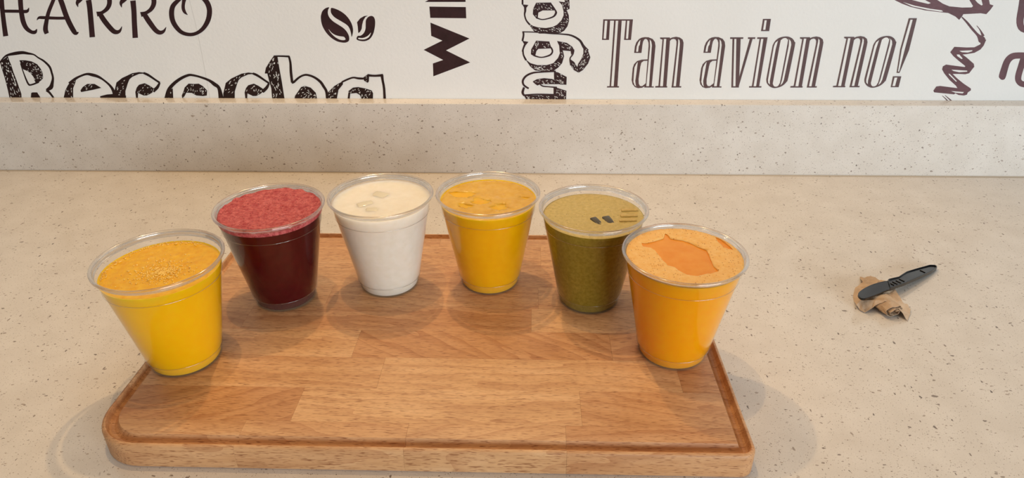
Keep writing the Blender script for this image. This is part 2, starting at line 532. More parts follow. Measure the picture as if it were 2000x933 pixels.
def juice_bm(level, wobble=0.0, seed=0, lift=0.0009):
    bm = bmesh.new()
    g = TW + 0.00012
    zs = [0.0030, 0.0103, 0.0113, 0.03, 0.05, 0.07, 0.08, 0.0815]
    zs = [z for z in zs if z < level - 0.004] + [level - 0.003, level]
    prof = [(0.0, 0.0014), (0.0225, 0.0014), (0.0264, 0.0018)] + [(wall_r(z) - g - (0.0008 if z < .0105 else 0), z) for z in zs]
    R = prof[-1][0]
    for fr in (0.985, 0.96, 0.9, 0.8, 0.68, 0.55, 0.42, 0.28, 0.14):
        prof.append((R * fr, level - lift * min(1, (1 - fr) / .06)))
    prof.append((0.0, level - lift))
    lathe(bm, prof)
    if wobble:
        for v in bm.verts:
            if v.co.z > level - 0.0019 and math.hypot(v.co.x, v.co.y) < R * 0.97:
                v.co.z += wobble * noise.fractal(Vector((v.co.x * 90 + seed, v.co.y * 90, seed)), 1.0, 2.0, 3)
    return bm

def point_in(poly, x, y):
    c = False
    for (x0, y0), (x1, y1) in zip(poly, poly[1:] + poly[:1]):
        if (y0 > y) != (y1 > y) and x < (x1 - x0) * (y - y0) / (y1 - y0) + x0: c = not c
    return c

def sheet_bm(R, z0, th, n=44, hole=None, rough=0.0, seed=0, ragged=0.0, edge_lift=0.0):
    """a layer of froth as a closed slab; cells inside the hole outline are left open"""
    bm = bmesh.new()
    rings, N_ = 26, 88
    vt = {}
    cells = []
    for i in range(rings + 1):
        r = R * i / rings
        for j in range(N_ if i else 1):
            a = 2 * math.pi * j / N_
            x, y = r * math.cos(a), r * math.sin(a)
            h = th + rough * noise.fractal(Vector((x * 420 + seed, y * 420, seed)), 0.9, 2.0, 4)
            if i >= rings - 1: h += edge_lift * max(0.0, noise.noise(Vector((math.cos(a) * 6 + seed, math.sin(a) * 6, 1))) + .35)
            if i == rings: h = max(h * .6, th * .5)
            vt[i, j] = (x, y, h)
    def idx(i, j): return (i, j % N_) if i else (0, 0)
    keep = []
    for i in range(rings):
        for j in range(N_):
            q = [idx(i, j), idx(i + 1, j), idx(i + 1, j + 1), idx(i, j + 1)]
            q = list(dict.fromkeys(q))
            cx = sum(vt[k][0] for k in q) / len(q); cy = sum(vt[k][1] for k in q) / len(q)
            if hole and any(point_in(h_, cx, cy) for h_ in hole): continue
            keep.append(q)
    top, bot = {}, {}
    for q in keep:
        for k in q:
            if k not in top:
                x, y, h = vt[k]
                top[k] = bm.verts.new((x, y, z0 + h)); bot[k] = bm.verts.new((x, y, z0))
    cnt = {}
    for q in keep:
        bm.faces.new([top[k] for k in q]); bm.faces.new([bot[k] for k in reversed(q)])
        for a, b in zip(q, q[1:] + q[:1]):
            cnt[(a, b)] = 1
    for (a, b) in list(cnt):
        if (b, a) not in cnt:
            bm.faces.new((top[b], top[a], bot[a], bot[b]))
    return bm

def bubbles_bm(spots):
    bm = bmesh.new()
    for x, y, z, r in spots:
        m = Matrix.Translation((x, y, z)) @ Matrix.Diagonal((r, r, r * .8, 1))
        bmesh.ops.create_icosphere(bm, subdivisions=1, radius=1, matrix=m)
    return bm

BUBBLE = mat_clear(); BUBBLE.name = 'bubble_film'

def make_cup(x, y, label, jm, level, wobble=0.0, seed=0):
    c = empty('cup_of_juice', (x, y, BT), label, 'cup', 'clear plastic cups of juice on the board')
    link('cup_wall', CUPWALL, None, c); link('rim', RIM, None, c)
    link('foot', FOOT, None, c)
    for rm in RIDGES: link('ridge', rm, None, c)
    j = from_bm('juice', juice_bm(level, wobble, seed), jm, c, smooth=40)
    return c, j

def on_cup(cx, cy, z, pts, s, ox, oy):           # outline measured on a liquid surface -> cup coordinates
    res = []
    for px, py in pts:
        d = ray(ox + s * px, oy + s * py)
        k = (BT + z - CAM.z) / d.z
        res.append((d.x * k - cx, d.y * k - cy))
    return res

YEL = mat_juice('yellow_juice', srgb(255, 184, 1), srgb(255, 191, 4), bump=0.05, sss=0.55, radius=(0.016, 0.010, 0.003))
YELFROTH = mat_juice('yellow_froth', srgb(238, 172, 30), srgb(246, 192, 64), 260, rough=0.22, bump=0.35)
c1, j1 = make_cup(-0.2914, 0.4543, 'cup of yellow juice on the board corner beside the red juice, bubbles clustered on top', YEL, 0.0885, 0.0007, 3)
o = from_bm('juice_surface', sheet_bm(wall_r(.0885) - TW - .0005, 0.0872, 0.0011, rough=0.0005, seed=8.5), mat_juice('yellow_pulp', srgb(230, 164, 10), srgb(242, 186, 36), 200, rough=0.18, bump=0.25), c1, smooth=60)
o['label'] = 'deeper yellow pulpy surface'
rb = random.Random(8)
sp = []
lv = 0.0885 - 0.0003
for i in range(620):
    a, r = rb.uniform(0, 6.283), abs(rb.gauss(0, 0.011))
    bx, by = 0.004 + r * math.cos(a) * 1.25, -0.007 + r * math.sin(a)
    if math.hypot(bx, by) < 0.041: sp.append((bx, by, lv + 0.0003, rb.uniform(0.0003, 0.0009)))
for i in range(150):
    a = rb.uniform(1.2, 3.6); r = rb.uniform(0.038, 0.0435)
    sp.append((r * math.cos(a), r * math.sin(a), lv + 0.0005, rb.uniform(0.0003, 0.0008)))
b = from_bm('bubbles', bubbles_bm(sp), simple('yellow_bubbles', srgb(250, 206, 100), 0.12).m, j1, smooth=180)
tag(b, 'cluster of fine pale bubbles', kind='stuff')

RED = mat_juice('red_juice', srgb(66, 2, 9), srgb(76, 4, 13), sss=0.12, bump=0.05, radius=(0.003, 0.0006, 0.0006))
REDFROTH = mat_juice('red_froth', srgb(164, 46, 52), srgb(212, 112, 108), 260, sss=0.2, rough=0.5, bump=0.9, speck=(srgb(122, 24, 32), 620, 0.3, 0.34))
c2, j2 = make_cup(-0.2361, 0.5490, 'cup of dark red juice under pink froth, between the yellow and the white juice', RED, 0.0900, 0, 1)
o = from_bm('froth', sheet_bm(wall_r(.0935) - TW - .0002, 0.0893, 0.0046, rough=0.0008, seed=2.3, edge_lift=0.002), REDFROTH, c2, smooth=60)
o['label'] = 'grainy pink froth'

WHI = mat_juice('white_juice', srgb(234, 226, 209), srgb(240, 233, 219), rough=0.3, bump=0.04, sss=0.8, radius=(0.014, 0.012, 0.010))
ICE_W = simple('ice_in_white', srgb(222, 212, 186), 0.12, 0.5).m
c3, j3 = make_cup(-0.1400, 0.5745, 'cup of milky white juice with ice showing at the surface', WHI, 0.0915, 0.0005, 5)

MAN = mat_juice('mango_juice', srgb(246, 175, 4), srgb(250, 184, 8), bump=0.05, sss=0.55, radius=(0.016, 0.010, 0.003), speck=(srgb(120, 70, 10), 130, 0.035, 0.08))
MANFROTH = mat_juice('mango_froth', srgb(216, 164, 48), srgb(228, 180, 76), 120, rough=0.2, bump=0.1)
c4, j4 = make_cup(-0.0403, 0.5809, 'cup of golden mango coloured juice between the white and the green juice', MAN, 0.0905, 0.0009, 7)

GRE = mat_juice('green_juice', srgb(136, 118, 28), srgb(162, 142, 52), 330, sss=0.3, radius=(0.004, 0.004, 0.001), rough=0.3, bump=0.25)
GRETOP = mat_juice('green_froth', srgb(184, 160, 90), srgb(206, 182, 114), 300, sss=0.2, rough=0.35, bump=0.5, speck=(srgb(120, 96, 36), 500, 0.12, 0.22))
c5, j5 = make_cup(0.0558, 0.5510, 'cup of olive green juice with dark ice at the surface', GRE, 0.0895, 0, 9)

ORA = mat_juice('orange_juice', srgb(255, 162, 2), srgb(255, 170, 5), bump=0.05, sss=0.55, radius=(0.016, 0.010, 0.003))
ORACORE = mat_juice('orange_surface', srgb(240, 142, 34), srgb(246, 156, 52), 90, rough=0.2)
ORAFROTH = mat_juice('orange_froth', srgb(240, 178, 92), srgb(246, 196, 122), 300, sss=0.25, rough=0.45, bump=0.5, speck=(srgb(186, 112, 26), 560, 0.30, 0.27))
c6, j6 = make_cup(0.1215, 0.4721, 'cup of bright orange juice with foam ring, on the board beside the green juice', ORA, 0.0935, 0.0, 11)

# froth of the orange juice, open where the juice shows
hz = 0.0943
HOLE = [(350, 290), (420, 292), (540, 262), (640, 232), (660, 170), (690, 185), (730, 235), (900, 262), (1000, 298), (1100, 348), (1200, 385),
        (1225, 440), (1260, 520), (1290, 590), (1360, 660), (1250, 690), (1080, 722), (950, 705), (850, 660), (780, 605), (690, 580), (620, 510),
        (570, 440), (520, 385), (440, 350), (370, 340)]
HOLE2 = [(1310, 215), (1380, 240), (1470, 310), (1550, 380), (1480, 372), (1420, 350), (1350, 280)]
hole = [on_cup(0.1215, 0.4721, hz, HOLE, 0.15, 1200, 430), on_cup(0.1215, 0.4721, hz, HOLE2, 0.15, 1200, 430)]
def fine_sheet(R, z0, th, holes, rough, seed):
    """froth disc with exact hole outlines: constrained triangulation, extruded to a slab"""
    pts = []; edges = []
    def loop(l):
        s = len(pts)
        pts.extend(l)
        for i in range(len(l)): edges.append((s + i, s + (i + 1) % len(l)))
    loop([(R * math.cos(2 * math.pi * i / 96), R * math.sin(2 * math.pi * i / 96)) for i in range(96)])
    for h_ in holes: loop(h_)
    rr = random.Random(seed)
    for i in range(1100):
        r = R * .985 * math.sqrt(rr.random()); a = rr.uniform(0, 6.2832)
        pts.append((r * math.cos(a), r * math.sin(a)))
    vs, _, fs, *_ = delaunay_2d_cdt([Vector(p) for p in pts], edges, [], 0, 1e-6)
    bm = bmesh.new()
    V = {}
    fset = []
    for f in fs:
        cx = sum(vs[i].x for i in f) / 3; cy = sum(vs[i].y for i in f) / 3
        if math.hypot(cx, cy) > R or any(point_in(h_, cx, cy) for h_ in holes): continue
        fset.append(list(f))
    ed = {}
    for f in fset:
        for a, b_ in zip(f, f[1:] + f[:1]): ed[(a, b_)] = 1
    bd = {a for (a, b_) in ed if (b_, a) not in ed}
    for f in fset:
        for i in f:
            if i not in V:
                x, y = vs[i]
                h_ = th * (.45 if i in bd else 1) + rough * noise.fractal(Vector((x * 400 + seed, y * 400, 0)), 1, 2, 3)
                V[i] = (bm.verts.new((x, y, z0 + h_)), bm.verts.new((x, y, z0)))
    for f in fset:
        bm.faces.new([V[i][0] for i in f]); bm.faces.new([V[i][1] for i in reversed(f)])
    for (a, b_) in ed:
        if (b_, a) not in ed:
            bm.faces.new((V[b_][0], V[a][0], V[a][1], V[b_][1]))
    bmesh.ops.recalc_face_normals(bm, faces=bm.faces[:])
    return bm
o = from_bm('froth', fine_sheet(wall_r(.0935) - TW - .0002, 0.0936, 0.0012, hole, 0.0003, 5), ORAFROTH, c6, smooth=60)
o['label'] = 'pale foam ring with bubbles'
bm = bmesh.new(); lathe(bm, [(0.0, 0.0931), (0.0446, 0.0931), (0.0446, 0.0935), (0.0, 0.0935)], 64)
o = from_bm('juice_surface', bm, ORACORE, c6, smooth=40)

# smoother, paler skin of froth on the other juices
bm = sheet_bm(wall_r(.0895) - TW - .0004, 0.0884, 0.0016, rough=0.0004, seed=6)
o = from_bm('froth', bm, GRETOP, c5, smooth=60); o['label'] = 'khaki pulp froth'
MANH = [[(rr * math.cos(a) * (1 + .35 * math.sin(3 * a + ph)) + hx, rr * .75 * math.sin(a) * (1 + .3 * math.cos(2 * a + ph)) + hy)
         for a in [2 * math.pi * i / 28 for i in range(28)]] for hx, hy, rr, ph in ((-0.026, 0.010, 0.011, 0.3), (-0.008, -0.004, 0.008, 2.0), (0.012, -0.016, 0.007, 4.0), (-0.021, -0.014, 0.006, 1.1), (0.034, 0.004, 0.004, .5))]
o = from_bm('froth', fine_sheet(wall_r(.0895) - TW - .0006, 0.0892, 0.0012, MANH, 0.0005, 9), MANFROTH, c4, smooth=60)
o['label'] = 'thin golden foam skin'

def ice(parent, x, y, z, sx, sy, sz, rz, mat, label):
    bm = bm_box(-sx / 2, sx / 2, -sy / 2, sy / 2, -sz, 0, min(sx, sy) * .22, 3)
    bmesh.ops.rotate(bm, verts=bm.verts[:], cent=(0, 0, 0), matrix=Matrix.Rotation(rz, 3, 'Z') @ Matrix.Rotation(0.12, 3, 'X'))
    o = from_bm('ice_cube', bm, mat, parent, (x, y, z), smooth=180)
    o['label'] = label
    return o
for px, py, sx, sy, rz in ((380, 185, .018, .013, -.4), (290, 240, .016, .009, .5), (330, 275, .012, .008, .1)):
    (ix, iy), = on_cup(-0.1400, 0.5745, 0.0912, [(px, py)], 0.3215, 620, 320)
    ice(j3, ix, iy, 0.0911, sx, sy, 0.012, rz, ICE_W, 'ice lump under the milky surface')
ICE_G = simple('dark_ice', srgb(70, 58, 24), 0.1, 0.5).m
ICE_P = mat_juice('froth_on_ice', srgb(190, 162, 92), srgb(206, 178, 110), 300, rough=0.3, bump=0.3)
for px, py, sx, sy, rz in ((905, 638, .0070, .0150, .5), (1090, 630, .0080, .0170, .35)):
    (ix, iy), = on_cup(0.0558, 0.5510, 0.090, [(px, py)], 0.1286, 1050, 350)
    ice(j5, ix, iy, 0.0905, sx, sy, 0.008, rz, ICE_G, 'dark gap of clear ice')
for px, py in ((1400, 475), (1390, 560), (1370, 630)):
    (ix, iy), = on_cup(0.0558, 0.5510, 0.090, [(px, py)], 0.1286, 1050, 350)
    ice(j5, ix, iy, 0.0913, .030 * .52, .0042, 0.006, .06, ICE_P, 'froth covered ridge of ice')

# ------------------------------------------------------------------ print on the wallpaper
PAN = {'H1': (0, 0, .11), 'H2': (210, 0, .11), 'R3': (0, 95, .11), 'R4': (210, 95, .11), 'R5': (420, 95, .11), 'R6': (560, 95, .11),
       'B': (610, 0, .0965), 'W': (800, 0, .1716), 'N1': (1000, 0, .1072), 'N2': (1000, 95, .1125), 'T1': (1165, 20, .1768),
       'T2': (1355, 20, .1768), 'T3': (1460, 20, .1768), 'T4': (1615, 20, .1769), 'S1': (1740, 0, .1179), 'S2': (1790, 80, .1286), 'PX': (0, 0, 1)}

def cat(pts, closed, k=4):
    out = []
    n = len(pts)
    for i in range(n if closed else n - 1):
        if closed: p = [pts[(i + q) % n] for q in (-1, 0, 1, 2)]
        else: p = [pts[max(0, min(n - 1, i + q))] for q in (-1, 0, 1, 2)]
        for s in range(k):
            t = s / k
            out.append(tuple(0.5 * (2 * b + (c - a) * t + (2 * a - 5 * b + 4 * c - d) * t * t + (3 * b - a - 3 * c + d) * t ** 3)
                             for a, b, c, d in zip(*p)))
    if not closed: out.append(tuple(pts[-1]))
    return out

def stroke_poly(pts, k=4):                       # (x, y, width) centre line -> outline
    c = cat(pts, False, k)
    L, R_ = [], []
    for i, (x, y, w_) in enumerate(c):
        a, b = c[max(0, i - 1)], c[min(len(c) - 1, i + 1)]
        dx, dy = b[0] - a[0], b[1] - a[1]
        m = math.hypot(dx, dy) or 1
        L.append((x - dy / m * w_ / 2, y + dx / m * w_ / 2)); R_.append((x + dy / m * w_ / 2, y - dx / m * w_ / 2))
    return L, R_

class Print:
    """one printed motif: dark shapes and paper-coloured shapes, flat on the wall, layer over layer"""
    def __init__(self, ink):
        self.ink = ink; self.bold = 1; self.v = []; self.f = []; self.fm = []; self.lay = 0
    def _pt(self, P, x, y, sh):
        ox, oy, s = PAN[P]
        wx, wz = on_wall(ox + s * x, oy + s * y)
        return (wx + sh[0], WALL_Y - 0.00004 - 0.00001 * self.lay, wz + sh[1])
    def poly(self, P, pts, white=False, smooth=False, sh=(0, 0)):
        self.lay += 1
        if smooth: pts = cat(pts, True, 4)
        co = [self._pt(P, x, y, sh) for x, y in pts]
        b = len(self.v); self.v += co
        for t in tessellate_polygon([[Vector((c[0], c[2], 0)) for c in co]]):
            self.f.append([b + i for i in t]); self.fm.append(1 if white else 0)
    def stroke(self, P, pts, white=False, k=4):
        self.lay += 1
        if self.bold != 1: pts = [(x, y, w_ * self.bold) for x, y, w_ in pts]
        L, R_ = stroke_poly(pts, k)
        b = len(self.v)
        for (a, c) in zip(L, R_):
            self.v += [self._pt(P, *a, (0, 0)), self._pt(P, *c, (0, 0))]
        for i in range(len(L) - 1):
            self.f.append([b + 2 * i, b + 2 * i + 1, b + 2 * i + 3, b + 2 * i + 2]); self.fm.append(1 if white else 0)
    def hatch(self, P, pts, n, seed, ang=1.1, size=22):
        """dark shape with little uninked specks left in it, as drawn with a pen"""
        self.poly(P, pts)
        r = random.Random(seed)
        xs = [p[0] for p in pts]; ys = [p[1] for p in pts]
        got = 0; tries = 0
        while got < n and tries < n * 40:
            tries += 1
            x, y = r.uniform(min(xs), max(xs)), r.uniform(min(ys), max(ys))
            a = ang + r.gauss(0, .35); l = size * r.uniform(.45, 1.0); w_ = size * r.uniform(.2, .4)
            c, s_ = math.cos(a), math.sin(a)
            q = [(x + c * u * l - s_ * v_ * w_, y + s_ * u * l + c * v_ * w_) for u, v_ in ((-.8, -.5), (.6, -.6), (.9, .4), (-.5, .6))]
            q2 = [(x + c * u * l * 1.5 - s_ * v_ * w_ * 1.8, y + s_ * u * l * 1.5 + c * v_ * w_ * 1.8) for u, v_ in ((-.8, -.5), (.6, -.6), (.9, .4), (-.5, .6))]
            if all(point_in(pts, *p) for p in q2):
                self.lay -= 1 if got else 0
                self.poly(P, q, True); got += 1
    def build(self, name, label):
        me = bpy.data.meshes.new(name)
        me.from_pydata(self.v, [], self.f)
        me.materials.append(self.ink); me.materials.append(PAPERWALL)
        for p, m in zip(me.polygons, self.fm): p.material_index = m
        bm = bmesh.new(); bm.from_mesh(me)
        for f in bm.faces:
            if f.normal.y > 0: f.normal_flip()
        bm.to_mesh(me); bm.free()
        o = bpy.data.objects.new(name, me); COL.objects.link(o); o.parent = wall
        o['label'] = label
        return o

# capital letters cut by the top of the picture
p = Print(INK_DARK)
for P, s in (('H1', [(22, -200, 85), (28, 0, 85), (45, 200, 82), (75, 450, 85), (102, 642, 92)]),
             ('H1', [(355, -200, 90), (362, 0, 88), (378, 200, 85), (412, 380, 88), (470, 500, 78), (560, 568, 62), (625, 568, 62), (655, 515, 12)]),
             ('H1', [(40, 197, 55), (340, 200, 55), (440, 205, 60), (490, 192, 52), (514, 138, 10)]),
             ('H1', [(1010, -160, 60), (950, 0, 65), (862, 220, 68), (822, 400, 76), (808, 520, 88), (832, 596, 78)]),
             ('H1', [(1000, -160, 80), (1078, 0, 92), (1180, 290, 92), (1270, 480, 90), (1340, 585, 78), (1396, 572, 14)]),
             ('H1', [(655, 358, 8), (690, 316, 42), (760, 312, 55), (1000, 322, 52), (1180, 320, 52)]),
             ('H1', [(1560, -120, 40), (1470, -50, 70), (1405, 5, 85), (1372, 60, 55), (1386, 125, 8)]),
             ('H1', [(1572, 0, 98), (1592, 120, 95), (1618, 400, 95), (1640, 660, 98)]),
             ('H1', [(1560, -120, 40), (1780, -150, 70), (1920, -60, 85), (1945, 50, 85), (1905, 150, 75), (1810, 225, 60), (1720, 250, 90)]),
             ('H1', [(1765, 225, 85), (1855, 370, 92), (1990, 530, 88), (2065, 570, 76), (2130, 545, 48), (2166, 468, 8)]),
             ('H2', [(440, -120, 40), (350, -50, 70), (280, 5, 85), (240, 60, 55), (252, 132, 8)]),
             ('H2', [(452, 10, 98), (470, 200, 92), (478, 400, 92), (494, 672, 96)]),
             ('H2', [(440, -120, 40), (660, -150, 70), (800, -60, 85), (825, 50, 86), (780, 155, 75), (690, 225, 60), (592, 258, 90)]),
             ('H2', [(645, 235, 85), (730, 370, 92), (850, 530, 84), (930, 578, 74), (1000, 552, 50), (1042, 480, 8)]),
             ('H2', [(1330, -40, 40), (1240, 22, 70), (1162, 110, 85), (1138, 230, 92), (1160, 370, 88), (1230, 490, 80), (1330, 580, 68), (1470, 613, 62),
                     (1600, 580, 62), (1710, 490, 75), (1788, 350, 88), (1812, 200, 92), (1790, 90, 92), (1735, 0, 88), (1640, -80, 75), (1500, -115, 60), (1400, -100, 40)]),
             ('H2', [(1375, -60, 90), (1352, 40, 62), (1345, 140, 60), (1372, 215, 50), (1424, 264, 6)])):
    p.stroke(P, s)
p.build('printed_word', 'dark brush capitals reading HARRO')

# sketched block letters half hidden by the upstand
p = Print(INK_BLACK); p.bold = 1.3
p.hatch('R3', [(0, 240), (60, 190), (140, 130), (165, 210), (200, 290), (240, 420), (300, 570), (340, 690), (380, 800), (385, 900), (175, 900), (140, 740), (90, 540), (30, 350)], 46, 1, 1.2, 30)
p.poly('R3', [(205, 430), (216, 430), (290, 640), (283, 650)], True)
p.stroke('R3', [(0, 250, 22), (40, 190, 20), (120, 120, 28), (270, 85, 45), (400, 70, 42), (500, 85, 32), (600, 105, 20), (680, 160, 20), (780, 220, 26), (880, 320, 30), (920, 430, 28), (940, 520, 30), (925, 620, 45), (900, 690, 58), (822, 735, 30)])
p.stroke('R3', [(825, 735, 35), (880, 780, 30), (950, 870, 24)])
p.hatch('R3', [(345, 205), (450, 205), (560, 225), (660, 275), (720, 350), (760, 430), (765, 520), (740, 555), (690, 595), (640, 615), (610, 560), (600, 510), (540, 430), (470, 390), (410, 365), (380, 290)], 38, 2, .6, 24)
p.stroke('R3', [(365, 260, 14), (420, 430, 16), (500, 620, 24), (560, 640, 22), (690, 590, 25)])
p.poly('R3', [(555, 785), (580, 775), (660, 775), (710, 850), (730, 900), (545, 900)])
p.hatch('R3', [(1350, 545), (1260, 570), (1200, 660), (1160, 740), (1125, 900), (1300, 900), (1300, 700), (1340, 600)], 12, 3, 1.9, 26)
p.stroke('R3', [(1230, 620, 40), (1330, 540, 36), (1420, 490, 28), (1540, 450, 30), (1640, 465, 42), (1740, 495, 36), (1840, 555, 25), (1950, 650, 30), (2010, 740, 40), (2030, 830, 35)])
p.hatch('R3', [(1430, 740), (1470, 680), (1550, 625), (1680, 625), (1800, 695), (1650, 730), (1440, 770)], 7, 4, 2.2, 26)
p.poly('R3', [(1780, 842), (1900, 812), (2050, 800), (2050, 880), (1780, 880)])
def c_letter(P, dx, dy, seed):
    sh = lambda l: [(a[0] + dx, a[1] + dy, *a[2:]) for a in l]
    p.hatch(P, sh([(160, 600), (260, 520), (440, 435), (560, 415), (660, 425), (650, 442), (560, 448), (440, 500), (390, 545), (360, 620), (320, 750), (320, 900), (120, 900), (115, 790)]), 14, seed, 2.3, 30)
    p.stroke(P, sh([(640, 430, 28), (700, 455, 32), (760, 490, 30), (840, 545, 26), (930, 605, 26)]))
    p.stroke(P, sh([(928, 602, 25), (885, 685, 42), (810, 755, 45)]))
    p.hatch(P, sh([(520, 690), (560, 640), (660, 612), (740, 650), (830, 710), (850, 730), (780, 790), (700, 830), (640, 830), (545, 785), (540, 880), (510, 880), (495, 770)]), 16, seed + 1, 1.9, 24)
c_letter('R4', 0, 0, 5)
p.poly('R4', [(0, 815), (130, 820), (330, 830), (330, 890), (0, 890)])
p.hatch('R4', [(1080, 760), (1160, 700), (1170, 900), (1030, 900)], 5, 7, 2.0, 24)
p.stroke('R4', [(1045, 890, 55), (1090, 730, 50), (1180, 620, 45), (1300, 530, 40), (1420, 475, 35), (1500, 468, 30), (1640, 500, 28), (1800, 560, 34), (1900, 630, 50), (1980, 700, 45), (2020, 890, 70)])
p.hatch('R4', [(1350, 760), (1370, 690), (1440, 620), (1540, 625), (1620, 620), (1690, 660), (1770, 740), (1765, 830), (1700, 840), (1580, 830), (1500, 785), (1400, 780), (1370, 840), (1330, 880), (1320, 830)], 26, 8, 1.8, 26)
c_letter('R5', 32, 8, 9)
p.hatch('R5', [(1045, 125), (1110, 140), (1150, 380), (1190, 600), (1240, 920), (1020, 920), (1000, 700), (960, 560), (930, 440), (885, 440), (905, 340), (980, 220)], 50, 10, 1.5, 30)
p.stroke('R5', [(1045, 132, 20), (1180, 132, 22), (1318, 138, 26)])
p.stroke('R5', [(1312, 130, 26), (1340, 250, 30), (1350, 420, 36), (1372, 600, 34)])
p.stroke('R5', [(1365, 600, 30), (1400, 592, 30), (1480, 520, 28), (1560, 475, 26), (1640, 465, 28), (1760, 505, 30), (1870, 585, 35), (1930, 670, 36), (1980, 760, 36), (2005, 920, 50)])
p.hatch('R5', [(1410, 920), (1420, 840), (1470, 770), (1530, 680), (1600, 660), (1700, 690), (1790, 780), (1820, 920)], 30, 11, 2.4, 28)
p.hatch('R6', [(740, 770), (850, 660), (1000, 575), (1000, 630), (920, 730), (885, 920), (705, 920)], 14, 12, 2.2, 28)
p.stroke('R6', [(980, 592, 22), (1080, 545, 24), (1180, 512, 22), (1270, 525, 28), (1360, 530, 28)])
p.hatch('R6', [(1350, 520), (1430, 460), (1465, 480), (1460, 580), (1440, 605), (1380, 570)], 4, 13, 2.2, 20)
p.stroke('R6', [(1435, 470, 34), (1560, 480, 28), (1712, 470, 36)])
p.stroke('R6', [(1692, 470, 40), (1705, 560, 32), (1730, 700, 32), (1742, 920, 36)])
p.hatch('R6', [(1080, 920), (1100, 750), (1180, 690), (1270, 680), (1400, 705), (1510, 740), (1535, 790), (1530, 920), (1350, 920), (1300, 820), (1240, 785), (1130, 795), (1115, 920)], 26, 14, 2.0, 26)
p.build('printed_word', 'sketched black block letters reading Recocha')

p = Print(INK_DARK)
p.poly('B', [(385, 160), (460, 175), (560, 220), (660, 290), (740, 380), (800, 490), (825, 600), (815, 690), (795, 745), (780, 660), (750, 570), (700, 505), (600, 440), (480, 370), (420, 320), (380, 260), (372, 200)], smooth=True)
p.poly('B', [(340, 148), (270, 165), (215, 210), (185, 270), (172, 350), (185, 460), (220, 560), (290, 670), (390, 770), (500, 835), (600, 860), (680, 860), (735, 830), (748, 780), (735, 710), (690, 630), (620, 560), (520, 495), (420, 430), (345, 350), (315, 270), (320, 200)], smooth=True)
p.poly('B', [(330, 590), (380, 650), (450, 700), (540, 730), (630, 742), (660, 765), (670, 800), (620, 812), (540, 795), (450, 740), (370, 660)], True, True)
p.poly('B', [(1125, 315), (1050, 325), (970, 370), (905, 450), (920, 540), (930, 670), (970, 640), (1000, 580), (1010, 500), (1030, 420), (1070, 350)])
p.poly('B', [(1190, 322), (1240, 340), (1268, 400), (1272, 480), (1260, 580), (1230, 690), (1170, 780), (1090, 825), (1000, 832), (900, 800), (915, 730), (980, 720), (1040, 670), (1075, 590), (1080, 500), (1085, 410), (1130, 345)], smooth=True)
p.poly('B', [(935, 765), (1020, 768), (1100, 740), (1150, 700), (1185, 660), (1160, 730), (1110, 775), (1040, 798), (940, 790)], True, True)
p.build('printed_coffee_beans', 'two dark coffee beans printed on the wall')

p = Print(INK_DARK)
p.poly('W', [(237, 257), (682, 438), (415, 573), (690, 710), (270, 868), (265, 722), (382, 682), (160, 567), (373, 462), (246, 408)])
p.poly('W', [(225, 75), (640, 80), (645, 208), (235, 203)])
p.poly('W', [(175, 22), (637, 22), (637, -110), (400, -110)])
p.build('printed_word', 'bold dark capitals WI turned on their side')

# sideways sketched letters
p = Print(INK_DARK); p.bold = 1.25
p.hatch('N1', [(300, 420), (380, 470), (480, 500), (620, 510), (740, 490), (820, 450), (900, 370), (940, 280), (940, 200), (1000, 190), (1035, 280), (1040, 380), (1010, 480), (950, 560), (880, 600), (780, 612), (500, 612), (400, 570), (340, 490)], 44, 21, .4, 26)
p.hatch('N1', [(850, 25), (960, 40), (965, -120), (1040, -120), (1050, 160), (1000, 185), (940, 210), (910, 90)], 16, 22, 1.2, 26)
p.hatch('N1', [(440, 50), (710, 45), (770, 160), (770, 190), (560, 190), (480, 230), (470, 320), (440, 330), (380, 260), (385, 160)], 22, 23, .8, 24)
p.stroke('N1', [(700, 50, 14), (785, 180, 22), (800, 240, 32), (740, 310, 22), (560, 355, 16), (440, 320, 22)])
p.stroke('N1', [(192, -150, 26), (192, 80, 26)])
p.poly('N1', [(185, 80), (300, 90), (252, 155), (230, 150)])
p.stroke('N1', [(240, 130, 34), (240, 200, 30), (230, 270, 22), (260, 370, 22), (325, 450, 25)])
p.stroke('N1', [(202, 570, 28), (210, 640, 26), (190, 745, 28)])
p.stroke('N1', [(190, 580, 16), (420, 585, 16), (700, 610, 18), (900, 620, 20), (1080, 645, 26), (1230, 730, 32), (1300, 840, 40), (1370, 930, 60)])
p.poly('N1', [(185, 742), (300, 762), (240, 835)])
p.stroke('N1', [(240, 800, 30), (210, 870, 25), (192, 940, 24)])
p.stroke('N2', [(188, 10, 24), (200, 110, 22), (245, 200, 26)])
p.hatch('N1', [(440, 740), (680, 755), (720, 880), (480, 890), (445, 930), (425, 1010), (400, 1020), (345, 990), (350, 900)], 22, 24, .9, 24)
p.stroke('N2', [(640, -60, 16), (690, 0, 22), (700, 60, 22), (650, 115, 22), (510, 150, 16), (380, 115, 22), (345, 60, 22)])
p.hatch('N2', [(230, 180), (320, 250), (440, 285), (600, 285), (720, 250), (800, 160), (840, 60), (830, -40), (870, 0), (890, 60), (905, 130), (870, 250), (800, 330), (720, 385), (560, 400), (400, 375), (320, 310)], 44, 25, .4, 25)
p.hatch('N1', [(820, 745), (1000, 780), (1100, 850), (1140, 930), (1080, 1000), (1070, 930), (900, 915), (870, 960), (860, 830)], 14, 26, .6, 26)
p.stroke('N2', [(1068, 10, 22), (1060, 90, 18), (1008, 172, 18), (1022, 290, 20)])
p.hatch('N2', [(1010, 180), (1080, 230), (1140, 330), (1155, 415), (1080, 375), (1030, 310)], 7, 27, 1.0, 22)
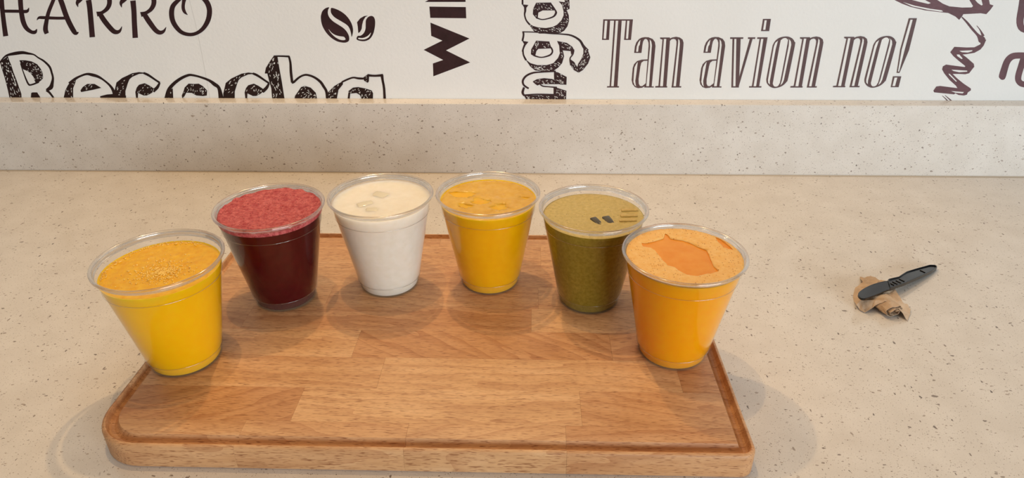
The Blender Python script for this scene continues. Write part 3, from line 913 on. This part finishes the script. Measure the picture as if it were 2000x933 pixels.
p.hatch('N2', [(1240, -20), (1310, 0), (1360, 150), (1320, 260), (1230, 370), (1160, 415), (1130, 330), (1150, 260), (1210, 170), (1240, 80)], 26, 28, 2.3, 26)
p.stroke('N2', [(760, 392, 20), (500, 405, 20), (360, 420, 25), (250, 470, 27), (190, 550, 28), (205, 630, 26), (290, 690, 24)])
p.stroke('N2', [(742, 395, 20), (745, 540, 22)])
p.hatch('N2', [(750, 400), (800, 410), (950, 490), (945, 625), (830, 620), (745, 540)], 15, 29, .5, 26)
p.hatch('N2', [(360, 570), (430, 530), (560, 510), (700, 525), (830, 590), (820, 615), (500, 615), (440, 638), (400, 610)], 15, 30, .3, 24)
p.stroke('N2', [(490, 620, 18), (540, 650, 18), (640, 660, 16), (780, 672, 20)])
p.stroke('N2', [(210, 670, 28), (185, 760, 34), (215, 815, 25)])
p.stroke('N2', [(205, 805, 18), (440, 790, 18), (745, 800, 24)])
p.stroke('N2', [(745, 675, 36), (745, 805, 36)])
p.hatch('N2', [(755, 668), (945, 730), (935, 920), (740, 800)], 24, 31, .9, 22)
p.hatch('N2', [(205, 808), (740, 800), (940, 880), (935, 930), (280, 930)], 34, 32, .5, 24)
p.build('printed_word', 'sketched sideways letters n g a')

# condensed letters with a white inline
p = Print(INK_BROWN)
def glyph(P, parts, anchor=None, to=None):
    sh = (0, 0)
    if to:
        a = on_wall(PAN[P][0] + PAN[P][2] * anchor[0], PAN[P][1] + PAN[P][2] * anchor[1])
        b_ = on_wall(PAN[to[0]][0] + PAN[to[0]][2] * to[1], PAN[to[0]][1] + PAN[to[0]][2] * to[2])
        sh = (b_[0] - a[0], b_[1] - a[1])
    for w_, sm, pts in parts: p.poly(P, pts, bool(w_), bool(sm), sh)
g_T = [(0, 0, [(75, 100), (152, 100), (138, 328), (61, 328)]), (1, 0, [(93, 116), (120, 116), (105, 314), (78, 314)]),
       (0, 0, [(325, 100), (403, 100), (381, 328), (304, 328)]), (1, 0, [(340, 116), (364, 116), (349, 314), (326, 314)]),
       (0, 0, [(195, 100), (280, 100), (231, 850), (144, 850)]), (1, 0, [(213, 116), (240, 116), (190, 838), (162, 838)]),
       (0, 0, [(75, 100), (403, 100), (401, 115), (74, 115)]), (0, 0, [(118, 838), (249, 838), (248, 853), (115, 853)])]
g_a = [(0, 0, [(416, 471), (424, 400), (440, 355), (470, 318), (500, 302), (535, 296), (575, 298), (622, 318), (645, 350), (652, 395), (610, 840), (633, 840), (632, 853), (526, 853), (545, 800), (575, 400), (575, 360), (565, 330), (548, 315), (530, 320), (515, 345), (508, 380), (497, 471)]),
       (1, 0, [(438, 458), (445, 400), (462, 355), (486, 325), (478, 380), (466, 400), (460, 458)]),
       (1, 0, [(588, 322), (605, 345), (612, 385), (580, 838), (550, 838), (592, 400)]),
       (0, 0, [(572, 542), (567, 557), (520, 560), (495, 580), (485, 620), (465, 760), (467, 810), (480, 835), (505, 838), (545, 806), (538, 835), (505, 855), (460, 860), (425, 848), (398, 815), (388, 770), (400, 640), (415, 595), (450, 560), (500, 545)]),
       (1, 0, [(440, 590), (456, 570), (440, 700), (428, 780), (433, 825), (440, 843), (420, 825), (408, 790), (413, 700), (420, 630)])]
g_n = [(0, 0, [(580, 297), (690, 297), (690, 310), (688, 330), (600, 838), (609, 838), (606, 853), (472, 853), (475, 838), (510, 835), (605, 320), (580, 312)]),
       (1, 0, [(622, 313), (648, 313), (560, 838), (528, 838)]),
       (0, 0, [(686, 310), (715, 297), (760, 289), (800, 297), (830, 320), (837, 355), (832, 390), (745, 838), (766, 838), (762, 853), (654, 853), (660, 830), (755, 380), (760, 340), (750, 318), (730, 312), (705, 318), (684, 338)]),
       (1, 0, [(782, 312), (795, 330), (795, 365), (705, 838), (678, 838), (768, 400), (778, 350)])]
g_o = [(0, 1, [(270, 430), (282, 380), (310, 335), (350, 305), (400, 291), (450, 291), (495, 312), (520, 350), (522, 390), (450, 740), (430, 790), (390, 830), (340, 852), (290, 858), (245, 840), (215, 805), (208, 770), (215, 720)]),
       (1, 1, [(358, 370), (375, 325), (400, 308), (425, 308), (440, 325), (443, 350), (365, 760), (350, 810), (335, 835), (310, 843), (290, 835), (280, 810), (285, 770)]),
       (1, 0, [(290, 400), (305, 360), (335, 335), (310, 430), (245, 780), (245, 820), (228, 800), (225, 770)]),
       (1, 0, [(460, 318), (478, 345), (482, 380), (400, 770), (385, 805), (362, 828), (380, 770), (455, 390)])]
g_v = [(0, 0, [(402, 298), (548, 298), (545, 316), (402, 316)]), (0, 0, [(428, 314), (518, 314), (498, 853), (415, 853)]), (1, 0, [(448, 316), (470, 316), (460, 838), (435, 838)]),
       (0, 0, [(620, 314), (650, 314), (497, 840), (480, 853), (498, 750)]), (0, 0, [(600, 298), (680, 298), (678, 316), (598, 316)])]
g_i = [(0, 0, [(703, 298), (815, 298), (812, 316), (700, 316)]), (0, 0, [(728, 314), (812, 314), (722, 838), (748, 838), (745, 853), (610, 853), (612, 838), (642, 838)]), (1, 0, [(743, 316), (768, 316), (688, 838), (660, 838)]),
       (0, 0, [(765, 95), (852, 95), (832, 230), (743, 230)]), (1, 0, [(782, 110), (805, 110), (790, 215), (765, 215)])]
g_x = [(0, 0, [(905, 87), (993, 87), (905, 440), (800, 691), (770, 691), (810, 430)]), (1, 0, [(920, 104), (945, 104), (850, 460), (795, 676), (783, 676), (825, 430)]),
       (0, 0, [(730, 728), (820, 728), (790, 848), (705, 848)]), (1, 0, [(745, 742), (775, 742), (750, 835), (722, 835)])]
glyph('T1', g_T)
glyph('T1', g_a)
glyph('T3', g_n, (762, 853), ('T1', 935, 853))
glyph('T1', g_a, (632, 853), ('T2', 305, 853))
glyph('T2', g_v); glyph('T2', g_i)
glyph('T3', g_o); glyph('T3', g_n)
glyph('T3', g_n, (762, 853), ('T4', 357, 849))
glyph('T3', g_o, (290, 858), ('T4', 492, 854))
glyph('T4', g_x)
p.build('printed_phrase', 'tall condensed brown letters with white inlines reading Tan avion no!')

p = Print(INK_RED)
p.poly('S1', [(60, 0), (-40, -80), (600, -80), (770, 0), (860, 60), (970, 105), (1180, 125), (1340, 122), (1360, 100), (1300, 0), (1270, -80), (1610, -80), (1640, 70), (1700, 90), (1650, 160), (1580, 235), (1490, 220), (1200, 235), (1180, 270), (1130, 330), (1070, 275), (950, 215), (800, 200), (560, 170), (330, 115), (180, 60)])
p.poly('S1', [(200, 35), (400, 95), (650, 145), (840, 170), (865, 190), (820, 193), (600, 160), (350, 105)], True)
p.poly('S1', [(355, 0), (250, -80), (480, -80), (565, 0), (660, 50), (620, 65), (470, 30)], True)
p.poly('S1', [(1395, 0), (1380, -80), (1480, -80), (1500, 0), (1520, 80), (1500, 90), (1440, 50)], True)
p.stroke('S1', [(1175, 282, 20), (1260, 370, 36), (1350, 480, 42), (1440, 580, 48), (1500, 650, 120), (1520, 690, 100)])
p.stroke('S1', [(1422, 425, 10), (1480, 500, 20), (1530, 600, 50)])
p.poly('S2', [(975, -20), (1060, -20), (1050, 0), (1020, 70), (970, 130), (880, 180), (760, 200), (700, 205), (760, 250), (870, 345), (878, 390), (830, 450), (800, 490), (740, 505), (640, 500), (550, 500), (620, 570), (720, 650), (825, 720), (825, 750), (780, 780), (765, 815), (720, 828), (640, 820), (590, 795), (570, 810), (270, 780), (255, 755), (300, 690), (360, 682), (620, 715), (600, 680), (500, 590), (420, 490), (388, 430), (400, 385), (450, 357), (540, 370), (735, 395), (740, 380), (640, 300), (560, 230), (512, 170), (575, 88), (760, 98), (880, 95), (970, 50)])
for q in ([(650, 150), (850, 140), (845, 155), (780, 175), (690, 170)], [(610, 205), (650, 205), (700, 265), (685, 275), (620, 230)], [(530, 435), (770, 450), (770, 465), (650, 475), (560, 455)],
          [(485, 495), (505, 500), (612, 610), (600, 618), (500, 520)], [(525, 760), (720, 775), (700, 795), (590, 785)]):
    p.poly('S2', q, True)
p.stroke('S2', [(390, 830, 6), (430, 865, 12), (480, 915, 16)]); p.stroke('S2', [(432, 822, 6), (480, 865, 14), (540, 915, 18)])
p.build('printed_flourish', 'red brown zigzag pen flourish')
p = Print(INK_RED)
p.stroke('S2', [(1285, 585, 20), (1292, 570, 80), (1305, 530, 108), (1340, 410, 104), (1375, 315, 100), (1430, 250, 97), (1510, 222, 95), (1700, 222, 95), (1850, 222, 95)])
p.stroke('S2', [(1630, 250, 95), (1590, 380, 97), (1545, 540, 97), (1560, 620, 92), (1640, 660, 90), (1850, 660, 90)])
p.stroke('PX', [(2004, -40, 15), (1997, 10, 15), (1992, 44, 14), (2002, 58, 13), (2040, 58, 13)])
p.build('printed_word', 'rounded red brown letters at the picture edge')
SEAMM = simple('seam_grey', srgb(214, 213, 210), 0.6).m  # even pale grey for the line along the wallpaper seam
p = Print(SEAMM)
p.stroke('PX', [(370, 0, 1.0), (384, 56, 1.0), (395, 110, 1.0), (408, 180, 1.0), (410, 195, 1.0)])
p.build('wallpaper_seam', 'fine grey seam line')

# ------------------------------------------------------------------ crumpled napkin
def at_h(px, py, z):
    d = ray(px, py); k = (z - CAM.z) / d.z
    return Vector((d.x * k, d.y * k, z))

def mat_napkin():
    k = N('brown_paper')
    co = k.coord()
    a = k.noise(co, 90, 4.0, 0.6)
    k.l(k.ramp(a.outputs[0], [(0.3, srgb(180, 152, 124)), (0.7, srgb(204, 178, 150))]), k.b.inputs['Base Color'])
    k.b.inputs['Roughness'].default_value = 0.85
    k.b.inputs['Specular IOR Level'].default_value = 0.15
    b = k.noise(co, 420, 4.0, 0.6)
    k.bump(b.outputs[0], 0.5, 0.0008)
    return k.m
NAPM = mat_napkin()
NAP0 = Vector((0.350, 0.578, 0.0))
napkin = empty('paper_napkin', NAP0, 'crumpled brown paper napkin on the counter under the black knife', 'napkin')
ZS = 300 / 1555
NP = {'A': (415, 325, 2), 'A2': (440, 365, 6), 'B': (530, 298, 4), 'B2': (470, 312, 5), 'X': (610, 340, 7), 'C': (690, 355, 7.5), 'D': (770, 440, 7), 'E': (890, 580, 6), 'F': (925, 640, 2.5), 'F2': (922, 690, .8),
      'G2': (895, 755, .8), 'H': (835, 660, 8), 'H2': (760, 585, 12), 'I': (695, 545, 13.5), 'J': (590, 580, 10.5), 'J2': (530, 630, 5.5), 'K': (460, 675, .8), 'L': (375, 590, 5), 'L2': (405, 640, 1.5),
      'M': (343, 500, .8), 'M2': (352, 560, .8), 'Nn': (365, 420, 1.5), 'P': (420, 550, 8.5), 'Q': (560, 420, 10.5), 'R': (460, 450, 10), 'S': (640, 470, 9), 'T': (560, 545, 11.5),
      'U': (700, 475, 8), 'V': (745, 530, 8.5), 'W': (840, 560, 7), 'Y': (800, 590, 6.5), 'Y2': (870, 660, 5)}
keys = list(NP)
wp = [at_h(1600 + ZS * a, 480 + ZS * b_, c * .001 + 0.0002) for a, b_, c in NP.values()]
outl = ['A', 'B2', 'B', 'X', 'C', 'D', 'W', 'E', 'F', 'F2', 'G2', 'H', 'H2', 'I', 'J', 'J2', 'K', 'L2', 'L', 'M2', 'M', 'Nn', 'A2']
edges = [(keys.index(a), keys.index(b_)) for a, b_ in zip(outl, outl[1:] + outl[:1])]
vs, _, fs, ov, *_ = delaunay_2d_cdt([v.xy for v in wp], edges, [], 1, 1e-7)
bm = bmesh.new()
bv = []
for v, src in zip(vs, ov):
    z = wp[src[0]].z if src else 0.008
    bv.append(bm.verts.new(Vector((v.x, v.y, z)) - NAP0))
for f in fs:
    bm.faces.new([bv[i] for i in f])
# skirt of folded paper from the back edge down to the counter
bmesh.ops.recalc_face_normals(bm, faces=bm.faces[:])
if sum(f.normal.z for f in bm.faces) < 0: bmesh.ops.reverse_faces(bm, faces=bm.faces[:])
back = [keys.index(k_) for k_ in ('A', 'B2', 'B', 'X', 'C', 'D', 'W', 'E', 'F')]
vb = {}
low = []
for i in back:
    q = wp[i] - NAP0
    low.append(bm.verts.new((q.x + .002, q.y + .005, 0.0008)))
near = lambda i: min(bm.verts, key=lambda v: (v.co - (wp[i] - NAP0)).length)
tops = [near(i) for i in back]
for (a, b_), (c, d) in zip(zip(tops, tops[1:]), zip(low, low[1:])):
    try: bm.faces.new((b_, a, c, d))
    except ValueError: pass
bmesh.ops.triangulate(bm, faces=bm.faces[:])
bmesh.ops.subdivide_edges(bm, edges=bm.edges[:], cuts=3, use_grid_fill=True)
for v in bm.verts:
    s = noise.fractal(Vector((v.co.x * 190, v.co.y * 260, v.co.z * 190)), 0.8, 2.1, 3)
    r_ = abs(noise.noise(Vector((v.co.x * 330 + 4, v.co.y * 120, 3))))
    k_ = min(1, max(0.1, v.co.z / .006))
    v.co += Vector((s * .0005, s * .0004, (s * 0.0005 - r_ * .0022) * k_))
    v.co.z = max(v.co.z, 0.0005)
bmesh.ops.recalc_face_normals(bm, faces=bm.faces[:])
if sum(f.normal.z for f in bm.faces) < 0: bmesh.ops.reverse_faces(bm, faces=bm.faces[:])
o = from_bm('folded_sheet', bm, NAPM, napkin)
md = o.modifiers.new('thickness', 'SOLIDIFY'); md.thickness = 0.00035; md.offset = -1
# the rolled wad of paper tucked inside the fold, its open end towards the front
wc = at_h(1600 + ZS * 735, 480 + ZS * 715, 0.0)
bm = bmesh.new()
ROLL, LEN = 64, 7
grid = []
for j in range(LEN):
    line = []
    for i in range(ROLL):
        t = i / (ROLL - 1)
        a = -0.6 + t * 2 * math.pi * 2.4
        r_ = 1.0 - 0.72 * t
        wob = 1 + .30 * noise.noise(Vector((math.cos(a) * 1.6 + 3, math.sin(a) * 1.6, t * 4 + j * .22)))
        kink = 1 - .16 * abs(math.sin(a * 3.5 + j * .35))
        rx, rz = .0134 * r_ * wob * kink, .0064 * r_ * wob * kink
        x = rx * math.cos(a) + .0012 * noise.noise(Vector((j * .7, t * 3, 2)))
        z = .0066 + rz * math.sin(a)
        y = .0036 * j - .0035 * t * (j == 0) + .0016 * noise.noise(Vector((t * 9, j * 1.3, 5)))
        line.append(bm.verts.new((x, y, max(z, .0006))))
    grid.append(line)
for j in range(LEN - 1):
    for i in range(ROLL - 1):
        bm.faces.new((grid[j][i], grid[j][i + 1], grid[j + 1][i + 1], grid[j + 1][i]))
bmesh.ops.rotate(bm, verts=bm.verts[:], cent=(0, 0, 0), matrix=Matrix.Rotation(.35, 3, 'Z'))
o = from_bm('rolled_wad', bm, NAPM, napkin, wc - NAP0)
md = o.modifiers.new('thickness', 'SOLIDIFY'); md.thickness = 0.0003

# ------------------------------------------------------------------ black plastic knife
KNM = simple('black_plastic', srgb(15, 15, 17), 0.2, 0.45).m
kt = at_h(1600 + ZS * 400, 480 + ZS * 515, 0.0160)      # blade tip on the napkin
ke = at_h(1600 + ZS * 1185, 480 + ZS * 232, 0.0030)     # end of the handle, resting on the counter
kx = (ke - kt); KL = kx.length; kx.normalize()
ky = Vector((-kx.y, kx.x, 0)).normalized(); kz = kx.cross(ky)
KMAT = Matrix(((kx.x, ky.x, kz.x, kt.x), (kx.y, ky.y, kz.y, kt.y), (kx.z, ky.z, kz.z, kt.z), (0, 0, 0, 1)))
knife = empty('plastic_knife', (0, 0, 0), 'black plastic knife lying across the crumpled brown napkin', 'knife')
knife.matrix_world = KMAT
def kpl(px, py):                                  # outline measured on the knife's own plane
    d = ray(1600 + ZS * px, 480 + ZS * py)
    k = (kt - CAM).dot(kz) / d.dot(kz)
    q = CAM + d * k - kt
    return (q.dot(kx), q.dot(ky))
BLADE = [kpl(*q) for q in [(393, 497), (402, 470), (440, 440), (500, 407), (580, 378), (690, 356), (706, 400), (716, 438), (660, 460), (560, 502), (470, 533), (440, 537), (410, 522)]]
HANDLE = [kpl(*q) for q in [(690, 356), (700, 345), (800, 322), (840, 295), (880, 270), (960, 245), (1110, 203), (1160, 203), (1188, 215), (1188, 232), (1130, 268), (1000, 328), (920, 362), (850, 392), (760, 422), (716, 438), (706, 400)]]
def inset(poly, d):
    n = len(poly); out = []
    ar = sum(a[0] * b_[1] - b_[0] * a[1] for a, b_ in zip(poly, poly[1:] + poly[:1]))
    sg = 1 if ar > 0 else -1
    for i in range(n):
        p0, p1, p2 = Vector(poly[i - 1]), Vector(poly[i]), Vector(poly[(i + 1) % n])
        e1 = (p1 - p0).normalized(); e2 = (p2 - p1).normalized()
        n1 = Vector((-e1.y, e1.x)) * sg; n2 = Vector((-e2.y, e2.x)) * sg
        b_ = (n1 + n2); b_ = b_ / max(.5, b_.length_squared / 2)
        out.append(tuple(p1 + b_ * d))
    return out
def tray(poly, z0, z1, rim, depth):
    """a moulded flat piece with a raised border"""
    ar = sum(a[0] * b_[1] - b_[0] * a[1] for a, b_ in zip(poly, poly[1:] + poly[:1]))
    if ar < 0: poly = poly[::-1]
    bm = bmesh.new()
    lp = [[(*q, z0) for q in inset(poly, .0004)], [(*q, z0 + .0004) for q in poly], [(*q, z1 - .0003) for q in poly], [(*q, z1) for q in inset(poly, .0004)],
          [(*q, z1) for q in inset(poly, rim)], [(*q, z1 - depth) for q in inset(poly, rim + .0004)]]
    L = [[bm.verts.new(q) for q in l] for l in lp]
    n = len(poly)
    for a, b_ in zip(L, L[1:]):
        for i in range(n): bm.faces.new((a[i], a[(i + 1) % n], b_[(i + 1) % n], b_[i]))
    bm.faces.new(L[0][::-1]); bm.faces.new(L[-1])
    bmesh.ops.triangulate(bm, faces=[f for f in bm.faces if len(f.verts) > 4])
    return bm
from_bm('blade', tray(cat(BLADE, True, 3), -0.0018, 0.0006, .0007, .00025), KNM, knife, smooth=30)
hd = from_bm('handle', tray(HANDLE, -0.0022, 0.0018, .0009, .0013), KNM, knife, smooth=30)
for px, py, w_ in ((730, 390, .0011), (765, 380, .0011), (800, 368, .0011), (835, 352, .0014), (1045, 262, .0016)):
    x, y = kpl(px, py)
    from_bm('rib', bm_box(x - w_ / 2, x + w_ / 2, y - .0028, y + .0028, 0.0004, 0.0013, .0002, 1), KNM, hd)
